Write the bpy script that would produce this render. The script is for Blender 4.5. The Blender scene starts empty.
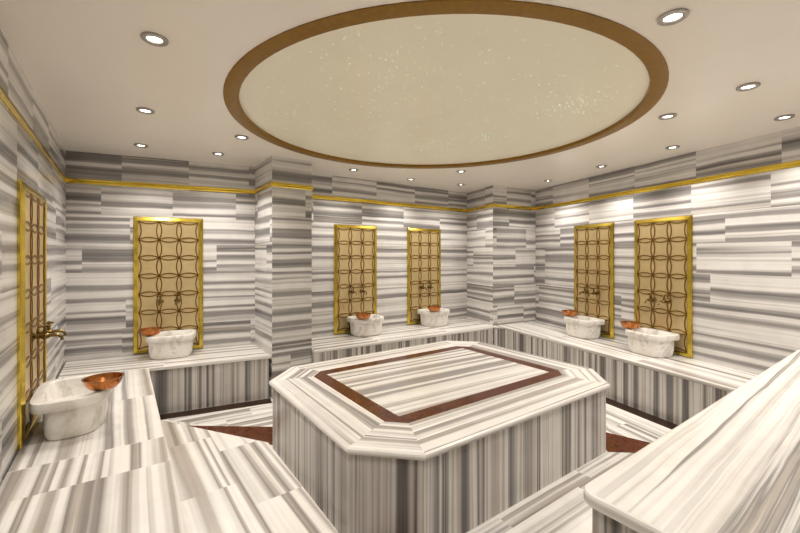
import bpy, bmesh, math, random
from mathutils import Vector, Matrix
random.seed(7)
PI = math.pi
S = bpy.context.scene
COL = S.collection

# ------------------------------------------------------------------ camera
EYE = 1.645
YAW = math.atan(278 / 390)
cam = bpy.data.cameras.new('camera')
cam.sensor_width = 36.0
cam.lens = 36.0 * 390 / 800
cam.shift_y = -(266.5 - 255) / 800
cam.clip_start = 0.02
co = bpy.data.objects.new('camera', cam)
co.location = (0, 0, EYE)
co.rotation_euler = (PI / 2, 0, -YAW)
COL.objects.link(co)
S.camera = co

# ------------------------------------------------------------------ world, exposure
w = bpy.data.worlds.new('world'); S.world = w; w.use_nodes = True
w.node_tree.nodes['Background'].inputs[0].default_value = (1.0, 0.95, 0.88, 1)
w.node_tree.nodes['Background'].inputs[1].default_value = 0.05
vs = S.view_settings
vs.view_transform = 'Standard'; vs.look = 'None'; vs.gamma = 1.0; vs.use_curve_mapping = False
vs.exposure = 0.33
S.cycles.max_bounces = 12
S.cycles.diffuse_bounces = 8
S.cycles.glossy_bounces = 6
S.cycles.caustics_reflective = False
S.cycles.caustics_refractive = False
S.cycles.use_denoising = True
LAMP_W = 40.0            # each recessed downlight
LAMP_COL = (1.0, 0.935, 0.86)

# ------------------------------------------------------------------ helpers
def link(o, parent=None):
    COL.objects.link(o)
    if parent is not None: o.parent = parent
    return o

def mesh_obj(name, bm, mat, parent=None, smooth=False, angle=None):
    me = bpy.data.meshes.new(name)
    bm.normal_update()
    bm.to_mesh(me); bm.free()
    for m in (mat if isinstance(mat, (list, tuple)) else [mat]): me.materials.append(m)
    if smooth:
        for p in me.polygons: p.use_smooth = True
        if angle: me.set_sharp_from_angle(angle=math.radians(angle))
    return link(bpy.data.objects.new(name, me), parent)

def tag(o, label, cat, group=None, kind=None):
    o['label'] = label; o['category'] = cat
    if group: o['group'] = group
    if kind: o['kind'] = kind
    return o

def struct(o, label=None, cat=None):
    o['kind'] = 'structure'
    if label: o['label'] = label
    if cat: o['category'] = cat
    return o

def thing(name, label, cat, loc=(0, 0, 0), rz=0, group=None):
    o = bpy.data.objects.new(name, None)
    o.empty_display_size = .1
    o.location = loc; o.rotation_euler = (0, 0, rz)
    link(o)
    return tag(o, label, cat, group)

def dup(root, loc, rz, label, group=None):
    r = root.copy(); link(r); r.location = loc; r.rotation_euler = (0, 0, rz)
    r['label'] = label
    if group: r['group'] = group
    for ch in list(root.children):
        c = ch.copy(); link(c, r)
        for g in list(ch.children):
            d = g.copy(); link(d, c)
    return r

# ---- nodes
def new_mat(name):
    m = bpy.data.materials.new(name); m.use_nodes = True
    nt = m.node_tree
    return m, nt, nt.nodes['Principled BSDF']

def ramp(nt, stops, interp='LINEAR'):
    r = nt.nodes.new('ShaderNodeValToRGB')
    e = r.color_ramp; e.interpolation = interp
    while len(e.elements) < len(stops): e.elements.new(0.5)
    for el, (p, c) in zip(e.elements, stops):
        el.position = p; el.color = (c[0], c[1], c[2], 1)
    return r

def noise(nt, vec, scale=1, detail=4, rough=.6, dist=0.0):
    n = nt.nodes.new('ShaderNodeTexNoise')
    n.inputs['Scale'].default_value = scale; n.inputs['Detail'].default_value = detail
    n.inputs['Roughness'].default_value = rough; n.inputs['Distortion'].default_value = dist
    nt.links.new(vec, n.inputs['Vector'])
    return n

def mix(nt, kind, fac, a, b):
    m = nt.nodes.new('ShaderNodeMix'); m.data_type = 'RGBA'; m.blend_type = kind
    for inp, v in ((m.inputs[0], fac), (m.inputs[6], a), (m.inputs[7], b)):
        if hasattr(v, 'is_linked'): nt.links.new(v, inp)
        else: inp.default_value = v if not isinstance(v, tuple) else (*v, 1)
    return m.outputs[2]

def stripe_marble(name, stops, freq=6.0, wav=.25, rough=.22, fine=.35, fine_f=34, detail=3.5, us=.2, beat=8, mixb=.5):
    """Bands of grey, beige and white running along U; V counts metres across."""
    m, nt, b = new_mat(name)
    uv = nt.nodes.new('ShaderNodeUVMap'); uv.uv_map = 'UVMap'
    # a slow waver of the bands
    mp0 = nt.nodes.new('ShaderNodeMapping'); mp0.inputs['Scale'].default_value = (1.6, 3.0, 1)
    nt.links.new(uv.outputs[0], mp0.inputs[0])
    wv = noise(nt, mp0.outputs[0], 1, 2, .5)
    sub = nt.nodes.new('ShaderNodeMath'); sub.operation = 'MULTIPLY_ADD'
    sub.inputs[1].default_value = .06 * wav; sub.inputs[2].default_value = -.03 * wav
    nt.links.new(wv.outputs['Fac'], sub.inputs[0])
    sx = nt.nodes.new('ShaderNodeSeparateXYZ'); nt.links.new(uv.outputs[0], sx.inputs[0])
    ad = nt.nodes.new('ShaderNodeMath'); ad.operation = 'ADD'
    nt.links.new(sx.outputs[1], ad.inputs[0]); nt.links.new(sub.outputs[0], ad.inputs[1])
    cx = nt.nodes.new('ShaderNodeCombineXYZ')
    nt.links.new(sx.outputs[0], cx.inputs[0]); nt.links.new(ad.outputs[0], cx.inputs[1])
    mp = nt.nodes.new('ShaderNodeMapping'); mp.inputs['Scale'].default_value = (us, freq, 1)
    nt.links.new(cx.outputs[0], mp.inputs[0])
    n1 = noise(nt, mp.outputs[0], 1, detail, .66)
    # a loose rhythm of bands: a wandering zigzag across the stone, broken up by noise
    wd = nt.nodes.new('ShaderNodeMapping'); wd.inputs['Scale'].default_value = (us * .6, beat * .32, 1); wd.inputs['Location'].default_value = (5, 2, 7)
    nt.links.new(cx.outputs[0], wd.inputs[0])
    n0 = noise(nt, wd.outputs[0], 1, 2, .5)
    m1 = nt.nodes.new('ShaderNodeMath'); m1.operation = 'MULTIPLY_ADD'; m1.inputs[1].default_value = beat
    sp = nt.nodes.new('ShaderNodeSeparateXYZ'); nt.links.new(cx.outputs[0], sp.inputs[0]); nt.links.new(sp.outputs[1], m1.inputs[0])
    m2 = nt.nodes.new('ShaderNodeMath'); m2.operation = 'MULTIPLY'; m2.inputs[1].default_value = 3.0
    nt.links.new(n0.outputs['Fac'], m2.inputs[0]); nt.links.new(m2.outputs[0], m1.inputs[2])
    pp = nt.nodes.new('ShaderNodeMath'); pp.operation = 'PINGPONG'; pp.inputs[1].default_value = 1
    nt.links.new(m1.outputs[0], pp.inputs[0])
    m3 = nt.nodes.new('ShaderNodeMath'); m3.operation = 'MULTIPLY_ADD'; m3.inputs[1].default_value = .36 * mixb; m3.inputs[2].default_value = .32 * mixb
    nt.links.new(pp.outputs[0], m3.inputs[0])
    m4 = nt.nodes.new('ShaderNodeMath'); m4.operation = 'MULTIPLY_ADD'; m4.inputs[1].default_value = 1 - mixb
    nt.links.new(n1.outputs['Fac'], m4.inputs[0]); nt.links.new(m3.outputs[0], m4.inputs[2])
    c1 = ramp(nt, stops); nt.links.new(m4.outputs[0], c1.inputs[0])
    mp2 = nt.nodes.new('ShaderNodeMapping'); mp2.inputs['Scale'].default_value = (.18, fine_f, 1)
    mp2.inputs['Location'].default_value = (3.3, 8.1, 2)
    nt.links.new(cx.outputs[0], mp2.inputs[0])
    n2 = noise(nt, mp2.outputs[0], 1, 3, .6)
    c2 = ramp(nt, [(.30, (.45, .44, .44)), (.45, (.88, .87, .86)), (.55, (1, 1, 1))])
    nt.links.new(n2.outputs['Fac'], c2.inputs[0])
    col = mix(nt, 'MULTIPLY', fine, c1.outputs[0], c2.outputs[0])
    # cloudiness inside the stone
    tc = nt.nodes.new('ShaderNodeTexCoord')
    n3 = noise(nt, tc.outputs['Object'], 5, 4, .6)
    c3 = ramp(nt, [(.3, (.86, .85, .84)), (.65, (1, 1, 1))]); nt.links.new(n3.outputs['Fac'], c3.inputs[0])
    col = mix(nt, 'MULTIPLY', .6, col, c3.outputs[0])
    nt.links.new(col, b.inputs['Base Color'])
    b.inputs['Roughness'].default_value = rough
    return m

WHITE = (.87, .85, .815); LIGHT = (.70, .68, .655); MID = (.33, .315, .31)
DARK = (.115, .112, .115); BEIGE = (.46, .42, .38); GREY = (.22, .212, .212)
def bands(seq, soft=.010):
    """[(upper limit, colour), ...] -> ramp stops with narrow blends between flat bands"""
    st = []; lo = 0.0
    for hi, c in seq:
        a_, b_ = lo + soft, hi - soft
        if a_ >= b_: a_ = b_ = (lo + hi) / 2
        st.append((a_, c))
        if b_ > a_ and hi - lo > .02: st.append((b_, c))
        lo = hi
    return st
M_WALL = stripe_marble('wall_marble', bands([(.34, DARK), (.395, GREY), (.44, MID), (.465, (.60, .585, .57)), (.54, (.79, .775, .755)), (.555, (.60, .585, .57)), (.59, MID), (.62, GREY),
                                       (.64, BEIGE), (.68, LIGHT), (.73, MID), (1, GREY)]), freq=2.7, us=.05, wav=.5, fine=.75, fine_f=28, detail=4, beat=7.5)
M_TOP = stripe_marble('bench_marble', bands([(.32, GREY), (.39, MID), (.43, BEIGE), (.455, LIGHT), (.545, WHITE), (.565, LIGHT), (.59, MID), (.62, BEIGE), (.70, WHITE), (.74, MID), (1, LIGHT)]),
                      freq=5, beat=7.5, us=.07, wav=.35, fine=.65, rough=.25)
M_RISER = stripe_marble('riser_marble', bands([(.33, (.05, .05, .055)), (.38, (.13, .125, .12)), (.42, GREY), (.45, BEIGE), (.475, LIGHT), (.50, BEIGE), (.54, LIGHT), (.56, MID),
                                       (.585, (.15, .14, .13)), (.615, BEIGE), (.67, LIGHT), (.71, MID), (1, GREY)]), freq=3.6, beat=6.5, us=.04, wav=.1, fine=.45, fine_f=26, detail=4)
M_PLAT = stripe_marble('platform_marble', bands([(.33, GREY), (.39, (.27, .25, .23)), (.43, BEIGE), (.46, LIGHT), (.53, WHITE), (.55, LIGHT), (.575, (.29, .265, .245)),
                                       (.61, BEIGE), (.67, WHITE), (.72, MID), (1, GREY)]), freq=3.6, beat=9, us=.05, wav=.2, fine=.5, fine_f=26, rough=.25)
M_TABLE = stripe_marble('table_marble', bands([(.325, GREY), (.38, BEIGE), (.42, LIGHT), (.545, WHITE), (.56, LIGHT), (.578, (.25, .24, .235)), (.61, BEIGE), (.69, WHITE), (.735, MID), (1, GREY)]),
                        freq=5.5, beat=8, mixb=.38, detail=5, us=.06, wav=.4, fine=.8, fine_f=24, rough=.2)

def plain(name, col, rough=.4, metal=0, spec=.5, var=0, vscale=8, coat=0):
    m, nt, b = new_mat(name)
    b.inputs['Roughness'].default_value = rough; b.inputs['Metallic'].default_value = metal
    b.inputs['Specular IOR Level'].default_value = spec
    b.inputs['Coat Weight'].default_value = coat
    tc = nt.nodes.new('ShaderNodeTexCoord')
    n = noise(nt, tc.outputs['Object'], vscale, 4, .6)
    r = ramp(nt, [(.3, tuple(c * (1 - var) for c in col)), (.7, tuple(min(1, c * (1 + var * .5)) for c in col))])
    nt.links.new(n.outputs['Fac'], r.inputs[0]); nt.links.new(r.outputs[0], b.inputs['Base Color'])
    return m

M_CEIL = plain('ceiling_paint', (.955, .90, .81), .28, var=.02, vscale=1.5)
M_DOME = plain('dome_film', (.95, .91, .74), .35, var=.03, vscale=1.2)
M_RING = plain('bronze_mosaic', (.27, .135, .003), .4, metal=.2, var=.18, vscale=30)
M_GOLD = plain('polished_gold', (.86, .63, .09), .16, metal=1, var=.1, vscale=6)
M_FRAME = plain('gold_frame', (.80, .60, .10), .2, metal=1, var=.25, vscale=9)
M_PANEL = plain('gold_glass', (.70, .55, .29), .36, metal=.6, var=.12, vscale=4)
M_LATT = plain('brown_tracery', (.22, .115, .02), .4, metal=.6, var=.2, vscale=20)
M_BRASS = plain('antique_brass', (.24, .165, .06), .22, metal=1, var=.3, vscale=30)
M_COPPER = plain('hammered_copper', (.50, .19, .06), .25, metal=1, var=.25, vscale=25)
M_CHROME = plain('brushed_steel', (.45, .43, .41), .35, metal=1, var=.08, vscale=20)
M_BROWN = plain('red_brown_marble', (.105, .027, .007), .2, spec=.25, var=.4, vscale=18)
M_DARKGAP = plain('dark_mosaic', (.035, .014, .008), .35, spec=.2, var=.7, vscale=60)

def basin_mat():
    m, nt, b = new_mat('veined_white_marble')
    tc = nt.nodes.new('ShaderNodeTexCoord')
    n = noise(nt, tc.outputs['Object'], 3.4, 6, .6, .7)
    r = ramp(nt, [(.30, (.52, .48, .43)), (.40, (.72, .68, .62)), (.47, (.83, .80, .75)), (.56, (.86, .84, .80)), (.60, (.66, .63, .59)), (.64, (.84, .82, .78))])
    nt.links.new(n.outputs['Fac'], r.inputs[0]); nt.links.new(r.outputs[0], b.inputs['Base Color'])
    b.inputs['Roughness'].default_value = .28
    return m
M_BASIN = basin_mat()

def emit(name, col, strength):
    m, nt, b = new_mat(name)
    b.inputs['Base Color'].default_value = (*col, 1)
    b.inputs['Emission Color'].default_value = (*col, 1)
    b.inputs['Emission Strength'].default_value = strength
    return m
M_BULB = emit('lamp_glow', (1, .93, .82), 14)
M_STAR = emit('star_glow', (.70, .98, .80), .62)

# ---- plane geometry
def clip(poly, n, d):
    """keep the part of a convex polygon where p.n <= d"""
    out = []
    for i in range(len(poly)):
        a, b = poly[i], poly[(i + 1) % len(poly)]
        da = a[0] * n[0] + a[1] * n[1] - d; db = b[0] * n[0] + b[1] * n[1] - d
        if da <= 0: out.append(a)
        if (da < 0 < db) or (db < 0 < da):
            t = da / (da - db); out.append((a[0] + t * (b[0] - a[0]), a[1] + t * (b[1] - a[1])))
    return out

def area(p):
    return .5 * sum(p[i][0] * p[(i + 1) % len(p)][1] - p[(i + 1) % len(p)][0] * p[i][1] for i in range(len(p)))

def tile_top(bm, uvl, poly, z, d, tile, row, matidx=0, cont=.35, flip=False):
    """split a convex polygon into slabs; bands run along unit vector d"""
    e = (-d[1], d[0])
    us = [p[0] * d[0] + p[1] * d[1] for p in poly]; vv = [p[0] * e[0] + p[1] * e[1] for p in poly]
    v = min(vv) - .0; base = random.random() * 50; k = 0
    while v < max(vv) - 1e-5:
        u = min(us) - random.random() * tile * .6
        while u < max(us) - 1e-5:
            q = clip(clip(clip(clip(poly, d, u + tile), (-d[0], -d[1]), -u), e, v + row), (-e[0], -e[1]), -v)
            if len(q) > 2 and abs(area(q)) > 1e-5:
                off = base if random.random() < cont else random.random() * 50
                uo = random.random() * 9
                pts = q if (area(q) > 0) != flip else q[::-1]
                f = bm.faces.new([bm.verts.new((p[0], p[1], z)) for p in pts])
                f.material_index = matidx
                for lp, p in zip(f.loops, pts):
                    lp[uvl].uv = (p[0] * d[0] + p[1] * d[1] + uo, p[0] * e[0] + p[1] * e[1] + off)
            u += tile
        v += row; k += 1

def inset(poly, t):
    n = len(poly); out = []
    for i in range(n):
        p0, p1, p2 = Vector(poly[i - 1]), Vector(poly[i]), Vector(poly[(i + 1) % n])
        a = (p1 - p0).normalized(); b = (p2 - p1).normalized()
        na = Vector((-a.y, a.x)); nb = Vector((-b.y, b.x))
        k = 1 + na.dot(nb)
        out.append(tuple(p1 + (na + nb) * (t / max(k, .25))))
    return out

def skirt(bm, uvl, poly, layers, matidx=0, vertical=False, smooth=False):
    """side faces between successive (inset, z) layers, poly CCW"""
    n = len(poly); off = random.random() * 50
    rings = [[(x, y, z) for x, y in inset(poly, t)] for t, z in layers]
    acc = [0]
    for i in range(n):
        acc.append(acc[-1] + (Vector(poly[(i + 1) % n]) - Vector(poly[i])).length)
    for lo, hi, (tl, zl), (th, zh) in zip(rings, rings[1:], layers, layers[1:]):
        vl = zl + tl; vh = zh + th
        for i in range(n):
            j = (i + 1) % n
            pts = [lo[i], lo[j], hi[j], hi[i]]
            f = bm.faces.new([bm.verts.new(p) for p in pts]); f.material_index = matidx
            uvs = [(acc[i], vl), (acc[i + 1], vl), (acc[i + 1], vh), (acc[i], vh)]
            for lp, q in zip(f.loops, uvs):
                lp[uvl].uv = (q[1], q[0] + off) if vertical else (q[0], q[1] * 1.0 + off)

def cap(bm, uvl, poly, z, down=True):
    pts = [(x, y, z) for x, y in (poly[::-1] if down else poly)]
    f = bm.faces.new([bm.verts.new(p) for p in pts])
    for lp, p in zip(f.loops, pts): lp[uvl].uv = (p[0], p[1])

def round_poly(poly, r, seg=5, only=None):
    out = []; n = len(poly)
    for i in range(n):
        p0, p1, p2 = Vector(poly[i - 1]), Vector(poly[i]), Vector(poly[(i + 1) % n])
        if only is not None and i not in only: out.append(tuple(p1)); continue
        a = (p0 - p1).normalized(); b = (p2 - p1).normalized()
        s, e = p1 + a * r, p1 + b * r
        for k in range(seg + 1):
            t = k / seg
            out.append(tuple((1 - t) ** 2 * s + 2 * t * (1 - t) * p1 + t * t * e))
    return out

def new_bm():
    bm = bmesh.new(); return bm, bm.loops.layers.uv.new('UVMap')

def tube(bm, pts, r, seg=8, caps=True):
    pts = [Vector(p) for p in pts]; rings = []
    rr = r if isinstance(r, (list, tuple)) else [r] * len(pts)
    for i, p in enumerate(pts):
        t = (pts[min(i + 1, len(pts) - 1)] - pts[max(i - 1, 0)]).normalized()
        up = Vector((0, 0, 1)) if abs(t.z) < .9 else Vector((1, 0, 0))
        a = t.cross(up).normalized(); b = t.cross(a)
        rings.append([bm.verts.new(p + rr[i] * (math.cos(2 * PI * k / seg) * a + math.sin(2 * PI * k / seg) * b)) for k in range(seg)])
    for A, B in zip(rings, rings[1:]):
        for k in range(seg):
            bm.faces.new([A[k], A[(k + 1) % seg], B[(k + 1) % seg], B[k]])
    if caps:
        bm.faces.new(rings[0][::-1]); bm.faces.new(rings[-1])
    bmesh.ops.recalc_face_normals(bm, faces=bm.faces)

def lathe(bm, prof, seg=24, mat=Matrix()):
    rings = []
    for r, z in prof:
        if r < 1e-6: rings.append([bm.verts.new(mat @ Vector((0, 0, z)))])
        else: rings.append([bm.verts.new(mat @ Vector((r * math.cos(2 * PI * k / seg), r * math.sin(2 * PI * k / seg), z))) for k in range(seg)])
    for A, B in zip(rings, rings[1:]):
        for k in range(seg):
            j = (k + 1) % seg
            if len(A) == 1 and len(B) == 1: continue
            if len(A) == 1: bm.faces.new([A[0], B[j], B[k]])
            elif len(B) == 1: bm.faces.new([A[k], A[j], B[0]])
            else: bm.faces.new([A[k], A[j], B[j], B[k]])
    bmesh.ops.recalc_face_normals(bm, faces=bm.faces)

def box(bm, x0, x1, y0, y1, z0, z1, bev=0):
    vs_ = [bm.verts.new((x, y, z)) for z in (z0, z1) for x, y in ((x0, y0), (x1, y0), (x1, y1), (x0, y1))]
    fs = [(3, 2, 1, 0), (4, 5, 6, 7), (0, 1, 5, 4), (1, 2, 6, 5), (2, 3, 7, 6), (3, 0, 4, 7)]
    for f in fs: bm.faces.new([vs_[i] for i in f])
    if bev:
        bmesh.ops.bevel(bm, geom=[e for v in vs_ for e in v.link_edges], offset=bev, segments=2, affect='EDGES')

# ------------------------------------------------------------------ the room
H = 2.785
BZ = 0.495              # bench height
def rw(y): return 5.92 - .2985 * (4.2 - y)        # right wall
YF = -1.0
CORNER_BL = (-.5, 5.58); COLX0, COLX1, COLY = 1.40, 1.88, 4.49
BACKY = 5.12
bl_y = lambda x: 5.58 - (x + .5) * (5.58 - 5.19) / 1.9

def wall(name, P, Q, tile=.72, cont=.5, m0=0, m1=0):
    """tiled wall from P to Q (inside on the right hand of P->Q), real thickness outward"""
    P = Vector(P); Q = Vector(Q); L = (Q - P).length; d = (Q - P) / L
    out = Vector((-d.y, d.x))
    bm, uvl = new_bm()
    rows = [0, .16, .49, .81, 1.13, 1.45, 1.77, 2.09, 2.42, H]
    for r, (a, b) in enumerate(zip(rows, rows[1:])):
        t = tile * (.9 + .2 * random.random()); u = -random.random() * t
        base = random.random() * 60
        free = r >= 7
        while u < L:
            u0, u1 = max(u, 0), min(u + t, L)
            if u1 - u0 > 1e-3:
                off = base if (random.random() < cont and not free) else random.random() * 60
                uo = u if off != base else 0
                pts = [(u0, a), (u1, a), (u1, b), (u0, b)]
                f = bm.faces.new([bm.verts.new((P.x + d.x * q[0], P.y + d.y * q[0], q[1])) for q in pts])
                for lp, q in zip(f.loops, pts): lp[uvl].uv = (q[0] + uo * 3, q[1] + off)
            u += t
    # back of the wall slab
    th = .12
    bk = [tuple(P + out * th + d * m0 * th), tuple(Q + out * th - d * m1 * th)]
    ring = [(P.x, P.y), (Q.x, Q.y), bk[1], bk[0]]
    for i, j in ((1, 2), (2, 3), (3, 0)):
        bm.faces.new([bm.verts.new((*ring[i], 0)), bm.verts.new((*ring[j], 0)), bm.verts.new((*ring[j], H)), bm.verts.new((*ring[i], H))])
    for f in bm.faces: f.normal_flip()
    return struct(mesh_obj(name, bm, M_WALL))

PIL = [(5.16, BACKY), (4.94, 4.31), (rw(4.2), 4.2)]
# the outline runs clockwise seen from above, so the room is on the right hand
wall('wall_left', (-.5, YF), CORNER_BL)
wall('wall_back_left', CORNER_BL, (COLX0, bl_y(COLX0)), cont=.85, m1=0)
wall('wall_column_left', (COLX0, bl_y(COLX0)), (COLX0, COLY), tile=2, m0=0, m1=1)
wall('wall_column_front', (COLX0, COLY), (COLX1, COLY), tile=2, m0=1, m1=1)
wall('wall_column_right', (COLX1, COLY), (COLX1, BACKY), tile=2, m0=1, m1=0)
wall('wall_back_right', (COLX1, BACKY), PIL[0], cont=.9, m0=0, m1=0)
wall('wall_pillar_left', PIL[0], PIL[1], tile=.7, m1=1)
wall('wall_pillar_front', PIL[1], PIL[2], tile=.62, m0=1)
wall('wall_right', PIL[2], (rw(YF), YF), tile=.8, cont=.45)
wall('wall_front', (rw(YF), YF), (-.5, YF))

ROOM = [(-.5, YF), (rw(YF), YF), PIL[2], PIL[1], PIL[0], (COLX1, BACKY), (COLX1, COLY), (COLX0, COLY), (COLX0, bl_y(COLX0)), CORNER_BL]

# ceiling with a round opening
DC = Vector((2.238, 2.613)); DR = 1.69; RI = 1.595
bm = bmesh.new()
NS = 96
circ = [bm.verts.new((DC.x + DR * math.cos(2 * PI * k / NS), DC.y + DR * math.sin(2 * PI * k / NS), H)) for k in range(NS)]
outer = [bm.verts.new((x, y, H)) for x, y in ROOM]
es = [bm.edges.new((circ[k], circ[(k + 1) % NS])) for k in range(NS)] + [bm.edges.new((outer[k], outer[(k + 1) % len(outer)])) for k in range(len(outer))]
bmesh.ops.triangle_fill(bm, use_beauty=True, use_dissolve=False, edges=es)
for f in list(bm.faces):
    c = f.calc_center_median()
    if (c.xy - DC).length < DR * .97: bm.faces.remove(f)
g = bmesh.ops.extrude_face_region(bm, geom=bm.faces[:])
for v in g['geom']:
    if isinstance(v, bmesh.types.BMVert): v.co.z += .1
bmesh.ops.recalc_face_normals(bm, faces=bm.faces)
struct(mesh_obj('ceiling', bm, M_CEIL))

# bronze ring round the opening and the shallow star dome inside it
bm = bmesh.new()
T = Matrix.Translation((DC.x, DC.y, 0))
lathe(bm, [(DR + .004, H + .02), (DR + .004, H - .006), (DR - .004, H - .010), (RI + .004, H - .010), (RI - .003, H - .005), (RI - .003, H + .03), (DR + .004, H + .02)], NS, T)
struct(mesh_obj('trim_1', bm, M_RING, smooth=True, angle=35))
bm = bmesh.new()
dome = lambda r: H + .022 + .05 * (1 - (r / RI) ** 2)
lathe(bm, [(RI + .02, H + .02)] + [(RI * k / 10, dome(RI * k / 10)) for k in range(10, -1, -1)], NS, T)
struct(mesh_obj('ceiling_dome', bm, M_DOME, smooth=True))
bm = bmesh.new()
def star(x, y, r):
    z = dome(math.hypot(x - DC.x, y - DC.y)) - .003
    bmesh.ops.create_circle(bm, cap_ends=True, segments=6, radius=r, matrix=Matrix.Translation((x, y, z)) @ Matrix.Rotation(PI, 4, 'X'))
for k in range(620):
    a = random.random() * 2 * PI; r = RI * .93 * math.sqrt(random.random())
    star(DC.x + r * math.cos(a), DC.y + r * math.sin(a), random.choice((.0014, .0018, .0022, .003)))
for cx_, cy_, n_, sp in ((2.95, 1.75, 50, .16), (3.02, 2.75, 45, .12), (2.75, 3.3, 40, .12)):
    for k in range(n_):
        x, y = random.gauss(cx_, sp), random.gauss(cy_, sp)
        if math.hypot(x - DC.x, y - DC.y) < RI * .93: star(x, y, random.choice((.002, .003, .0045)))
g = bmesh.ops.extrude_face_region(bm, geom=bm.faces[:])
for v in g['geom']:
    if isinstance(v, bmesh.types.BMVert): v.co.z += .002
bmesh.ops.recalc_face_normals(bm, faces=bm.faces)
tag(mesh_obj('star_light', bm, M_STAR), 'tiny pale green fibre optic stars scattered over the round ceiling dome', 'star lights', kind='stuff')

# gold strip below the top course of tiles
def strip(name, P, Q, ext0=0, ext1=0):
    P = Vector(P); Q = Vector(Q); d = (Q - P).normalized(); n = Vector((d.y, -d.x))            # into the room
    P = P - d * ext0; Q = Q + d * ext1
    bm = bmesh.new(); rings = []
    for X in (P, Q):
        rings.append([bm.verts.new((X.x + n.x * t, X.y + n.y * t, z)) for t, z in
                      ((0, 2.432), (.008, 2.432), (.014, 2.442), (.010, 2.453), (.010, 2.465), (.014, 2.476), (.008, 2.486), (0, 2.486))])
    for k in range(8):
        bm.faces.new([rings[0][k], rings[0][(k + 1) % 8], rings[1][(k + 1) % 8], rings[1][k]])
    bm.faces.new(rings[0][::-1]); bm.faces.new(rings[1])
    bmesh.ops.recalc_face_normals(bm, faces=bm.faces)
    return struct(mesh_obj(name, bm, M_GOLD))
segs = [((-.5, YF), CORNER_BL), (CORNER_BL, (COLX0, bl_y(COLX0))), ((COLX0, bl_y(COLX0)), (COLX0, COLY)), ((COLX0, COLY), (COLX1, COLY)),
        ((COLX1, COLY), (COLX1, BACKY)), ((COLX1, BACKY), PIL[0]), (PIL[0], PIL[1]), (PIL[1], PIL[2]), (PIL[2], (rw(YF), YF))]
for k, (a, b) in enumerate(segs): strip('trim_%d' % (k + 2), a, b, .012 if k in (3, 7) else 0, .012 if k in (3, 6) else 0)

# ------------------------------------------------------------------ floor
SX0, SX1, SY0, SY1, CH = 1.015, 3.615, 1.625, 3.66, .31
SLAB = [(SX0 + CH, SY0), (SX1 - CH, SY0), (SX1, SY0 + CH), (SX1, SY1 - CH), (SX1 - CH, SY1), (SX0 + CH, SY1), (SX0, SY1 - CH), (SX0, SY0 + CH)]
bm, uvl = new_bm()
cap(bm, uvl, ROOM, -.10, True)
def rib(poly, d): tile_top(bm, uvl, poly, 0, d, .9, .36, cont=.3)
X0, X1, Y0, Y1 = -.5, 6.0, YF, 5.6
Cx = [(SX0 + .25, SY0 + .25), (SX1 - .25, SY0 + .25), (SX1 - .25, SY1 - .25), (SX0 + .25, SY1 - .25)]
inn = lambda poly: poly
rib([(X0, Y0), (X1 - 1.6, Y0), Cx[1], Cx[0]], (1, 0))
rib([(X1 - 1.6, Y0), (X1, Y1), Cx[2], Cx[1]], (.25, .968))
rib([(X1, Y1), (X0, Y1), Cx[3], Cx[2]], (1, -.10))
rib([(X0, Y1), (X0, Y0), Cx[0], Cx[3]], (0, 1))
struct(mesh_obj('floor', bm, M_TOP))

def inlay(name, poly, z, mat, th=.004):
    bm = bmesh.new()
    a = [bm.verts.new((x, y, z)) for x, y in poly]; f = bm.faces.new(a)
    g = bmesh.ops.extrude_face_region(bm, geom=[f])
    for v in g['geom']:
        if isinstance(v, bmesh.types.BMVert): v.co.z -= th
    bmesh.ops.recalc_face_normals(bm, faces=bm.faces)
    return struct(mesh_obj(name, bm, mat))
inlay('trim_11', [(SX0 + .06, SY1 - CH + .02), (SX0 + CH + .0, SY1 - .03), (.36, 4.36)], .003, M_BROWN)
inlay('trim_12', [(SX1 - CH, SY0 + .02), (3.88, 1.17), (SX1 - .01, SY0 + CH + .04)], .003, M_BROWN)
inlay('trim_13', [(SX1 - .02, SY1 - CH), (4.6, 4.0), (SX1 - CH, SY1 - .02)], .003, M_BROWN)
inlay('trim_14', [(.80, 1.10), (SX0 + CH, SY0 + .02), (SX0 + .02, SY0 + CH)], .003, M_BROWN)

# ------------------------------------------------------------------ built-in marble furniture
def furniture(name, label, cat, poly, z, top_pieces, mtop, lip=.035, over=.018, group=None, tile=.95, row=.9, cont=.3, mriser=None, r=.007):
    t = thing(name, label, cat, (0, 0, 0), 0, group)
    bm, uvl = new_bm()
    sk = [(over, z - lip), (.004, z - lip), (0, z - lip + .004), (0, z - r), (r * .3, z - r * .3), (r, z)]
    skirt(bm, uvl, poly, sk)
    for pc, d, *rt in top_pieces:
        n = math.hypot(*d); d = (d[0] / n, d[1] / n)
        tile_top(bm, uvl, pc, z, d, *(rt or (tile, row)), cont=cont)
    cap(bm, uvl, inset(poly, over), z - lip)
    mesh_obj('seat_slab', bm, mtop, t)
    bm, uvl = new_bm()
    skirt(bm, uvl, poly, [(over, 0.0), (over, z - lip)], vertical=True)
    cap(bm, uvl, inset(poly, over), 0.0)
    mesh_obj('riser', bm, mriser or M_RISER, t)
    return t

e = .006
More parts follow.
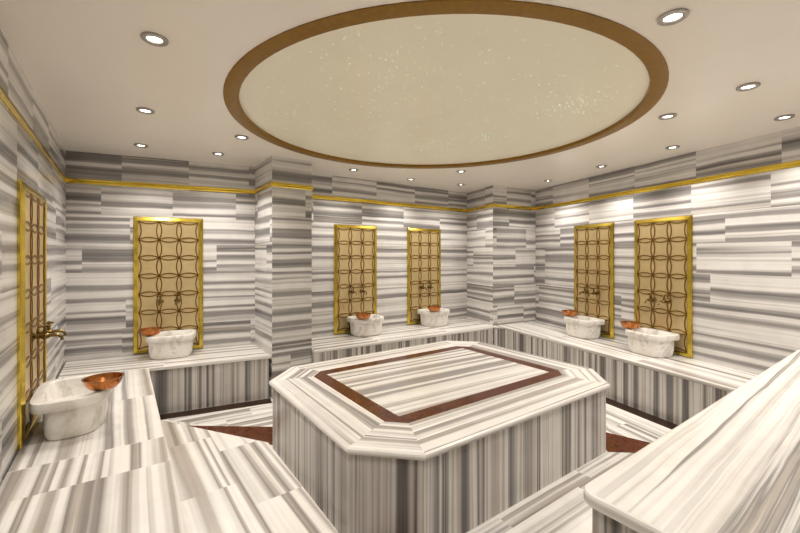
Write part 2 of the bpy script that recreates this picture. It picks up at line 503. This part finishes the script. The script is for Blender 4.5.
# foreground platform
PLAT = [(-.494, YF + .006), (.73, YF + .006), (.73, 2.42), (.2205, 3.18), (.2205, 2.8795), (-.494, 2.8795)]
PLin = inset(PLAT, .002)
furniture('marble_platform', 'wide striped marble platform with a cut corner in the foreground beside the central slab', 'platform', PLAT, BZ,
          [([PLin[0], (PLin[4][0], PLin[0][1]), (PLin[4][0], PLin[4][1]), PLin[5]], (.02, 1), 2.4, .73),
           ([(PLin[4][0], PLin[0][1]), PLin[1], PLin[2], PLin[3]], (-.03, 1), .62, .26)], M_PLAT, tile=1.15, row=.36, cont=.6, r=.002)
BL1 = [(-.494, 2.880), (.22, 2.880), (.22, 4.705), (-.494, 4.835)]
i1 = inset(BL1, .002)
furniture('marble_bench', 'striped marble bench along the left wall carrying the big near basin', 'bench', BL1, BZ, [(i1, (0, 1))], M_TOP, group='marble benches round the walls', tile=2.2, row=.75, r=.002)
BL2 = [(-.494, 4.842), (.22, 4.712), (COLX0 - .006, 4.50), (COLX0 - .006, bl_y(COLX0) - .01), (-.494, 5.57)]
i2 = inset(BL2, .007)
furniture('marble_bench', 'short marble bench between the left corner and the square column', 'bench', BL2, BZ, [(i2, (1, -.19))], M_TOP, group='marble benches round the walls', tile=1.9, row=.9)
BR1 = [(COLX1 + .006, 4.42), (4.852, 4.226), (4.931, 4.303), (5.148, BACKY - .01), (COLX1 + .006, BACKY - .01)]
i3 = inset(BR1, .007)
furniture('marble_bench', 'marble bench on the back wall between the square column and the corner pillar', 'bench', BR1, BZ, [(i3, (1, -.06))], M_TOP, over=.005, group='marble benches round the walls', tile=1.2, row=.9)
inx = lambda y: 4.97 - .23 * (4.1 - y)
BR2 = [(inx(.79), .79), (rw(.79) - .008, .79), (rw(4.19) - .008, 4.19), (4.934, 4.300), (4.855, 4.223), (4.97, 4.10)]
i4 = inset(BR2, .007)
furniture('marble_bench', 'long marble bench along the right wall with two basins on it', 'bench', BR2, BZ, [(i4, (.27, .963))], M_TOP, over=.005, group='marble benches round the walls', tile=1.3, row=1.1)
# raised massage table on the right
TB = [(1.335, -.42), (rw(-.42) - .008, -.42), (rw(.775) - .008, .775), (1.335, .775)]
TBr = round_poly(TB, .07, 5, only=(3, 0))
furniture('massage_table', 'high white marble massage table with rounded corner in the right foreground', 'table', TBr, .805,
          [(inset(TBr, .012), (1, .035))], M_TABLE, lip=.045, over=.028, tile=5, row=2, r=.012)

# central slab
t = thing('heated_slab', 'big eight-sided central marble slab with brown inlaid border on top', 'heated slab')
SZ = .575
bm, uvl = new_bm()
skirt(bm, uvl, SLAB, [(.03, 0), (.03, SZ - .05)], vertical=True)
cap(bm, uvl, inset(SLAB, .03), 0)
mesh_obj('riser', bm, M_RISER, t)
bm, uvl = new_bm()
skirt(bm, uvl, SLAB, [(.03, SZ - .052), (.010, SZ - .040), (.002, SZ - .028), (0, SZ - .020), (.003, SZ - .008), (.012, SZ - .001), (.016, SZ)])
def frame_band(t0, t1, z0, z1):
    """mitred border pieces, one per side, bands along the side"""
    A, B = inset(SLAB, t0), inset(SLAB, t1)
    for k in range(8):
        j = (k + 1) % 8; off = random.random() * 50
        pts = [(*A[k], z0), (*A[j], z0), (*B[j], z1), (*B[k], z1)]
        d = (Vector(A[j]) - Vector(A[k])).normalized(); nn = Vector((-d.y, d.x))
        f = bm.faces.new([bm.verts.new(p) for p in pts])
        for lp, p in zip(f.loops, pts):
            q = Vector(p[:2]); lp[uvl].uv = (q.dot(d), q.dot(nn) + off)
frame_band(.016, .150, SZ, SZ)
frame_band(.150, .156, SZ, SZ + .006)
frame_band(.156, .235, SZ + .006, SZ + .006)
frame_band(.235, .240, SZ + .006, SZ + .011)
frame_band(.240, .345, SZ + .011, SZ + .011)
mesh_obj('top_border', bm, M_TOP, t)
def octo(x0, x1, y0, y1, c): return [(x0 + c, y0), (x1 - c, y0), (x1, y0 + c), (x1, y1 - c), (x1 - c, y1), (x0 + c, y1), (x0, y1 - c), (x0, y0 + c)]
oct_in = inset(SLAB, .345)
zb = SZ + .011
# brown inlay: ring between two octagons
O = oct_in
I = inset(O, .105)
bx0, bx1, by0, by1 = O[7][0], O[2][0], O[0][1], O[4][1]
I = [(bx0 + .12, by0 + .12), (bx1 - .12, by0 + .12), (bx1 - .12, by1 - .12), (bx0 + .12, by1 - .12)]
bm = bmesh.new()
def quad(ps): 
    bm.faces.new([bm.verts.new((x, y, zb)) for x, y in ps])
quad([O[0], O[1], I[1], I[0]]); quad([O[1], O[2], I[1]]); quad([O[2], O[3], I[2], I[1]]); quad([O[3], O[4], I[2]])
quad([O[4], O[5], I[3], I[2]]); quad([O[5], O[6], I[3]]); quad([O[6], O[7], I[0], I[3]]); quad([O[7], O[0], I[0]])
g = bmesh.ops.extrude_face_region(bm, geom=bm.faces[:])
for v in g['geom']:
    if isinstance(v, bmesh.types.BMVert): v.co.z -= .006
bmesh.ops.recalc_face_normals(bm, faces=bm.faces)
ib = mesh_obj('inlay_border', bm, M_BROWN, t); ib['label'] = 'red-brown marble inlay band'
bm, uvl = new_bm()
tile_top(bm, uvl, I, zb, (.9985, -.055), 3, 3)
skirt(bm, uvl, I, [(0, zb - .006), (0, zb)])
mesh_obj('centre_panel', bm, M_TOP, t)

# dark mosaic gutters at the foot of the benches
def gutter(name, P, Q, wd):
    P = Vector(P); Q = Vector(Q); d = (Q - P).normalized(); n = Vector((d.y, -d.x)) * wd
    a, b = tuple(P), tuple(Q)
    return inlay(name, [a, b, tuple(Q + n), tuple(P + n)], .003, M_DARKGAP)
gutter('trim_15', (.25, 4.715), (1.385, 4.505), .15)
gutter('trim_16', (1.89, 4.425), (4.83, 4.235), .10)
gutter('trim_17', (4.955, 4.06), (inx(.83), .83), .15)

# ------------------------------------------------------------------ wall panels
def arc_strip(bm, p, q, sag, wd=.006, th=.005, seg=9):
    """a thin raised ribbon from p to q in the x-z plane, bowed by sag"""
    p = Vector(p); q = Vector(q); d = (q - p); n = Vector((-d.y, d.x)).normalized(); L = d.length; dn = d / L
    R = (L * L / 4 + sag * sag) / (2 * abs(sag)); s = 1 if sag > 0 else -1
    half = math.asin(min(1, L / 2 / R)); mid = (p + q) / 2; c = mid + n * s * (abs(sag) - R)
    rows = []
    for k in range(seg + 1):
        a = -half + 2 * half * k / seg
        rad = dn * math.sin(a) + n * s * math.cos(a)
        i, o = c + rad * (R - wd), c + rad * (R + wd)
        rows.append([bm.verts.new((i.x, -.016 - th, i.y)), bm.verts.new((o.x, -.016 - th, o.y)), bm.verts.new((o.x, -.016, o.y)), bm.verts.new((i.x, -.016, i.y))])
    for A, B in zip(rows, rows[1:]):
        for k in range(4): bm.faces.new([A[k], A[(k + 1) % 4], B[(k + 1) % 4], B[k]])

ZT = 2.09
def make_panel(W, label):
    z0 = BZ + .004; Hh = ZT - z0; fw = .05
    t = thing('gold_panel', label, 'wall panel', group='gilded panels behind the basins')
    bm = bmesh.new(); box(bm, -W / 2 + .02, W / 2 - .02, -.016, -.002, z0 + .02, ZT - .02)
    mesh_obj('back_panel', bm, M_PANEL, t)
    # bevelled frame: a mitred profile run round the rectangle
    bm = bmesh.new()
    prof = [(0, 0), (0, -.012), (.006, -.018), (.040, -.030), (fw, -.024), (fw, -.010)]
    corners = [(-1, 0), (1, 0), (1, 1), (-1, 1)]
    ring = []
    for sx, sz in corners:
        row = []
        for o, y in prof:
            x = sx * (W / 2 - o); z = (z0 + o) if sz == 0 else (ZT - o)
            row.append(bm.verts.new((x, y, z)))
        ring.append(row)
    for k in range(4):
        A, B = ring[k], ring[(k + 1) % 4]
        for i in range(len(prof) - 1): bm.faces.new([A[i], A[i + 1], B[i + 1], B[i]])
    bmesh.ops.recalc_face_normals(bm, faces=bm.faces)
    mesh_obj('frame', bm, M_FRAME, t)
    # tracery of overlapping circles
    bm = bmesh.new()
    nx, nz = 3, 7
    iw = W - 2 * fw - .006; ih = Hh - 2 * fw - .006; ax, az = iw / nx, ih / nz
    xs = [-iw / 2 + ax * i for i in range(nx + 1)]; zs = [z0 + fw + .003 + az * i for i in range(nz + 1)]
    sg = .125
    for j in range(nz + 1):
        for i in range(nx):
            if j > 0: arc_strip(bm, (xs[i], zs[j]), (xs[i + 1], zs[j]), -sg * az)
            if j < nz: arc_strip(bm, (xs[i], zs[j]), (xs[i + 1], zs[j]), sg * az)
    for i in range(nx + 1):
        for j in range(nz):
            if i < nx: arc_strip(bm, (xs[i], zs[j]), (xs[i], zs[j + 1]), -sg * ax)
            if i > 0: arc_strip(bm, (xs[i], zs[j]), (xs[i], zs[j + 1]), sg * ax)
    bmesh.ops.recalc_face_normals(bm, faces=bm.faces)
    mesh_obj('tracery', bm, M_LATT, t)
    return t

A_BL = math.atan2(5.19 - 5.58, 1.9)
A_R = math.atan2(.2985, 1) - PI / 2 - 0     # set below
A_R = math.atan2(-.958, .286)               # rotation taking (0,-1) onto the wall's inward normal
A_R = -math.acos(-.286)
SITES = [  # key, point on wall, angle, where
    ('left', (-.5, 3.60), PI / 2), ('corner', (.46, bl_y(.46)), A_BL), ('back1', (2.84, BACKY), 0), ('back2', (4.15, BACKY), 0),
    ('right1', (rw(2.97), 2.97), A_R), ('right2', (rw(1.98), 1.98), A_R)]
PL = {'left': 'tall gilded panel on the left wall, seen almost edge-on, above the nearest basin',
      'corner': 'gilded panel with brown circle tracery on the wall left of the square column',
      'back1': 'gilded panel nearest the square column on the right of it',
      'back2': 'gilded panel on the back wall nearest the corner pillar',
      'right1': 'gilded panel on the right wall nearest the corner pillar',
      'right2': 'gilded panel on the right wall nearest the massage table'}
pan = make_panel(.72, PL['corner'])
for key, p, a in SITES:
    if key == 'left':
        o = make_panel(.88, PL[key]); o.location = (*p, 0); o.rotation_euler.z = a
    elif key == 'corner':
        pan.location = (*p, 0); pan.rotation_euler.z = a
    else: dup(pan, (*p, 0), a, PL[key])

# ------------------------------------------------------------------ taps
def make_tap(label):
    t = thing('wall_tap', label, 'tap', group='brass taps on the gilded panels')
    bm = bmesh.new()
    R = Matrix.Rotation(PI / 2, 4, 'X')      # lathe axis z -> -y
    lathe(bm, [(0, 0), (.034, 0), (.034, .006), (.026, .012), (.016, .016), (.014, .045), (.020, .055), (.022, .070), (.018, .085), (.010, .092), (0, .094)], 16, R)
    body = mesh_obj('body', bm, M_BRASS, t, smooth=True, angle=40)
    bm = bmesh.new()
    tube(bm, [(0, -.085, .0), (0, -.115, .004), (0, -.140, .0), (0, -.155, -.016), (0, -.158, -.036)], [.012, .012, .0115, .011, .012], 10)
    mesh_obj('spout', bm, M_BRASS, t, smooth=True, angle=50)
    bm = bmesh.new()
    lathe(bm, [(0, .015), (.013, .015), (.011, .04), (.008, .058), (.012, .064), (.012, .074), (.006, .082), (0, .084)], 12, Matrix.Translation((0, -.065, 0)))
    for k in range(4):
        a = PI / 4 + k * PI / 2
        c, s_ = math.cos(a), math.sin(a)
        tube(bm, [(0, -.065, .069), (.022 * c, -.065 + .022 * s_, .069), (.036 * c, -.065 + .036 * s_, .071), (.044 * c, -.065 + .044 * s_, .071)], [.006, .005, .007, .004], 7)
    mesh_obj('cross_handle', bm, M_BRASS, t, smooth=True, angle=50)
    return t
TAPW = {'left': ('brass wall tap on the near edge-on panel, the one closer to the viewer', 'brass wall tap on the near edge-on panel, the one closer to the room corner'),
        'corner': ('left tap of the pair on the panel left of the square column', 'right tap of the pair on the panel left of the square column'),
        'back1': ('left tap of the pair on the panel just right of the column', 'right tap of the pair on the panel just right of the column'),
        'back2': ('left tap of the pair on the back wall panel beside the pillar', 'right tap of the pair on the back wall panel beside the pillar'),
        'right1': ('left tap of the pair on the right wall panel beside the pillar', 'right tap of the pair on the right wall panel beside the pillar'),
        'right2': ('left tap of the pair on the right wall panel nearest the massage table', 'right tap of the pair on the right wall panel nearest the massage table')}
tap0 = None
for key, p, a in SITES:
    for i, sx in enumerate((-.085, .085)):
        loc = Vector((p[0], p[1], 1.10)) + Matrix.Rotation(a, 3, 'Z') @ Vector((sx, -.017, 0))
        if tap0 is None:
            tap0 = make_tap(TAPW[key][i]); tap0.scale = (.95, .95, .95); tap0.location = loc; tap0.rotation_euler.z = a
        else: dup(tap0, loc, a, TAPW[key][i])

# ------------------------------------------------------------------ basins
def d_outline(w_, dep, n=3.0, seg=40, back=0.0):
    """plan of a basin: squarish back, rounder front, CCW from above"""
    pts = []
    for k in range(seg):
        a = 2 * PI * k / seg
        c, s_ = math.cos(a), math.sin(a)
        m = n if s_ < 0 else 5.0
        x = w_ / 2 * math.copysign(abs(c) ** (2 / m), c); y = dep / 2 * math.copysign(abs(s_) ** (2 / m), s_)
        pts.append((x, y - dep / 2 - back))
    return pts
def make_basin(label, w_, dep, h, n):
    t = thing('wash_basin', label, 'basin', group='white marble basins on the benches')
    bm = bmesh.new()
    rings = []
    def ring(pts, z): rings.append([bm.verts.new((x, y, z)) for x, y in pts])
    def D(wd, dp, bk): return d_outline(wd, dp, n, 40, bk)
    bw, bd = w_ - .055, dep - .085
    ring(D(bw - .075, bd - .06, .09), 0)
    ring(D(bw - .045, bd - .035, .076), .004)
    ring(D(bw - .02, bd - .015, .066), .03)
    ring(D(bw - .006, bd - .003, .061), .075)
    ring(D(bw, bd, .06), h - .080)
    ring(D(bw, bd, .06), h - .066)
    ring(D(w_ - .010, dep - .008, .004), h - .062)
    ring(D(w_, dep, .0), h - .054)
    ring(D(w_, dep, .0), h - .010)
    ring(D(w_ - .006, dep - .005, .002), h - .003)
    ring(D(w_ - .020, dep - .015, .006), h)
    ring(D(w_ - .085, dep - .098, .055), h)
    ring(D(w_ - .100, dep - .112, .060), h - .006)
    ring(D(w_ - .125, dep - .130, .068), h - .06)
    ring(D(w_ - .17, dep - .165, .08), h - .12)
    ring(D(w_ - .30, dep - .25, .12), h - .155)
    for A, B in zip(rings, rings[1:]):
        for k in range(len(A)):
            j = (k + 1) % len(A)
            bm.faces.new([A[k], A[j], B[j], B[k]])
    bm.faces.new(rings[0][::-1]); bm.faces.new(rings[-1])
    bmesh.ops.recalc_face_normals(bm, faces=bm.faces)
    mesh_obj('bowl', bm, M_BASIN, t, smooth=True, angle=38)
    bm = bmesh.new()
    lathe(bm, [(0, .004), (.022, .004), (.026, .001), (.026, -.002)], 16, Matrix.Translation((0, -(dep * .5), h - .154)))
    mesh_obj('drain', bm, M_CHROME, t, smooth=True, angle=40)
    return t
BH = .255
BLAB = {'left': 'big veined white marble basin nearest the viewer on the left bench',
        'corner': 'white marble basin on the short bench left of the square column',
        'back1': 'white marble basin on the back bench nearer the square column',
        'back2': 'white marble basin on the back bench nearer the corner pillar',
        'right1': 'white marble basin on the right bench nearer the corner pillar',
        'right2': 'grey-veined white marble basin on the right bench nearer the massage table'}
BOFF = {'left': -.16, 'corner': .05, 'back1': .04, 'back2': .02, 'right1': .05, 'right2': .04}
bas0 = make_basin(BLAB['corner'], .49, .40, BH, 3.2)
b_left = make_basin(BLAB['left'], .60, .41, BH, 2.4)
# ------------------------------------------------------------------ copper bowls
def make_copper(label):
    t = tag_ = None
    bm = bmesh.new()
    lathe(bm, [(0, 0), (.060, 0), (.076, .005), (.094, .025), (.104, .050), (.108, .066), (.116, .070), (.117, .073), (.106, .073), (.100, .052), (.090, .029), (.072, .010), (.0, .006)], 28)
    o = mesh_obj('copper_bowl', bm, M_COPPER, smooth=True, angle=40)
    return tag(o, label, 'bowl', 'copper bathing bowls')
CLAB = {'left': 'copper bowl on the front rim of the nearest basin, largest bowl in view',
        'corner': 'copper bowl on the rim of the basin left of the square column',
        'back1': 'copper bowl on the basin just right of the square column',
        'back2': 'copper bowl on the back bench basin beside the corner pillar',
        'right1': 'copper bowl on the right bench basin beside the corner pillar',
        'right2': 'copper bowl on the right bench basin nearest the massage table'}
CPOS = {'left': (-.15, -.365), 'corner': (-.20, -.24), 'back1': (-.13, -.34), 'back2': (-.12, -.34), 'right1': (-.235, -.22), 'right2': (-.23, -.24)}
cop0 = None
for key, p, a in SITES:
    Rz = Matrix.Rotation(a, 3, 'Z')
    base = Vector((p[0], p[1], BZ + .001)) + Rz @ Vector((BOFF[key], -.034, 0))
    if key == 'left': b_left.location = base; b_left.rotation_euler.z = a
    elif key == 'corner': bas0.location = base; bas0.rotation_euler.z = a
    else: dup(bas0, base, a, BLAB[key])
    cl = base + Rz @ Vector((*CPOS[key], 0)); cl.z = BZ + BH + .002
    if cop0 is None:
        cop0 = make_copper(CLAB[key]); c = cop0
    else:
        c = cop0.copy(); link(c); c['label'] = CLAB[key]
    c.location = cl

# ------------------------------------------------------------------ downlights
def make_downlight(label):
    t = thing('downlight', label, 'ceiling light', group='round steel downlights in the ceiling')
    bm = bmesh.new()
    lathe(bm, [(.036, .004), (.036, -.006), (.041, -.012), (.055, -.014), (.062, -.010), (.063, .001), (.036, .004)], 24)
    mesh_obj('trim_ring', bm, M_CHROME, t, smooth=True, angle=40)
    bm = bmesh.new()
    lathe(bm, [(.036, .002), (.036, -.0005), (.028, -.002), (0, -.003)], 20)
    mesh_obj('lamp', bm, M_BULB, t, smooth=True)
    ld = bpy.data.lights.new('lamp_light', 'SPOT')
    ld.energy = LAMP_W; ld.color = LAMP_COL; ld.spot_size = math.radians(128); ld.spot_blend = .85; ld.shadow_soft_size = .035
    lo = bpy.data.objects.new('lamp_light', ld); link(lo, t); lo.location = (0, 0, -.045)
    return t
LAMPS = [(.14, 2.42, 'downlight nearest the top left corner of the photo, above the left bench'), (.15, 3.66, 'middle downlight of the three along the left wall'),
         (.16, 4.85, 'downlight in the ceiling corner left of the short bench'), (.88, 4.75, 'downlight left of the square column, the one nearer the back wall'),
         (.94, 3.95, 'downlight between the square column and the bronze ring'), (2.52, 4.60, 'downlight over the back bench just right of the square column'),
         (3.53, 4.67, 'downlight over the back bench midway between column and pillar'), (3.75, 3.83, 'downlight beside the far edge of the bronze ring, facing the back bench'),
         (4.45, 4.55, 'downlight in the nook beside the corner pillar'), (5.30, 3.54, 'downlight over the right bench nearest the corner pillar'),
         (5.0, 2.57, 'downlight over the right bench between its two panels'), (4.73, 1.68, 'downlight close to the right wall above the near basin'),
         (3.64, 1.33, 'downlight close to the right end of the bronze ring'), (3.44, .78, 'downlight at upper right, between ring and wall, second largest'),
         (4.45, .78, 'downlight hugging the right wall at the right edge of the photo'), (2.14, .76, 'largest downlight, at the top right beside the near curve of the ring'),
         (.15, 1.2, 'added unseen downlight over the foreground platform'), (.9, .1, 'added unseen downlight over the viewer'), (3.9, -.4, 'added unseen downlight over the far end of the massage table')]  # these three are out of view, added to light the foreground
d0 = None
for x, y, lab in LAMPS:
    if d0 is None: d0 = make_downlight(lab); d0.location = (x, y, H - .001)
    else: dup(d0, (x, y, H - .001), 0, lab)
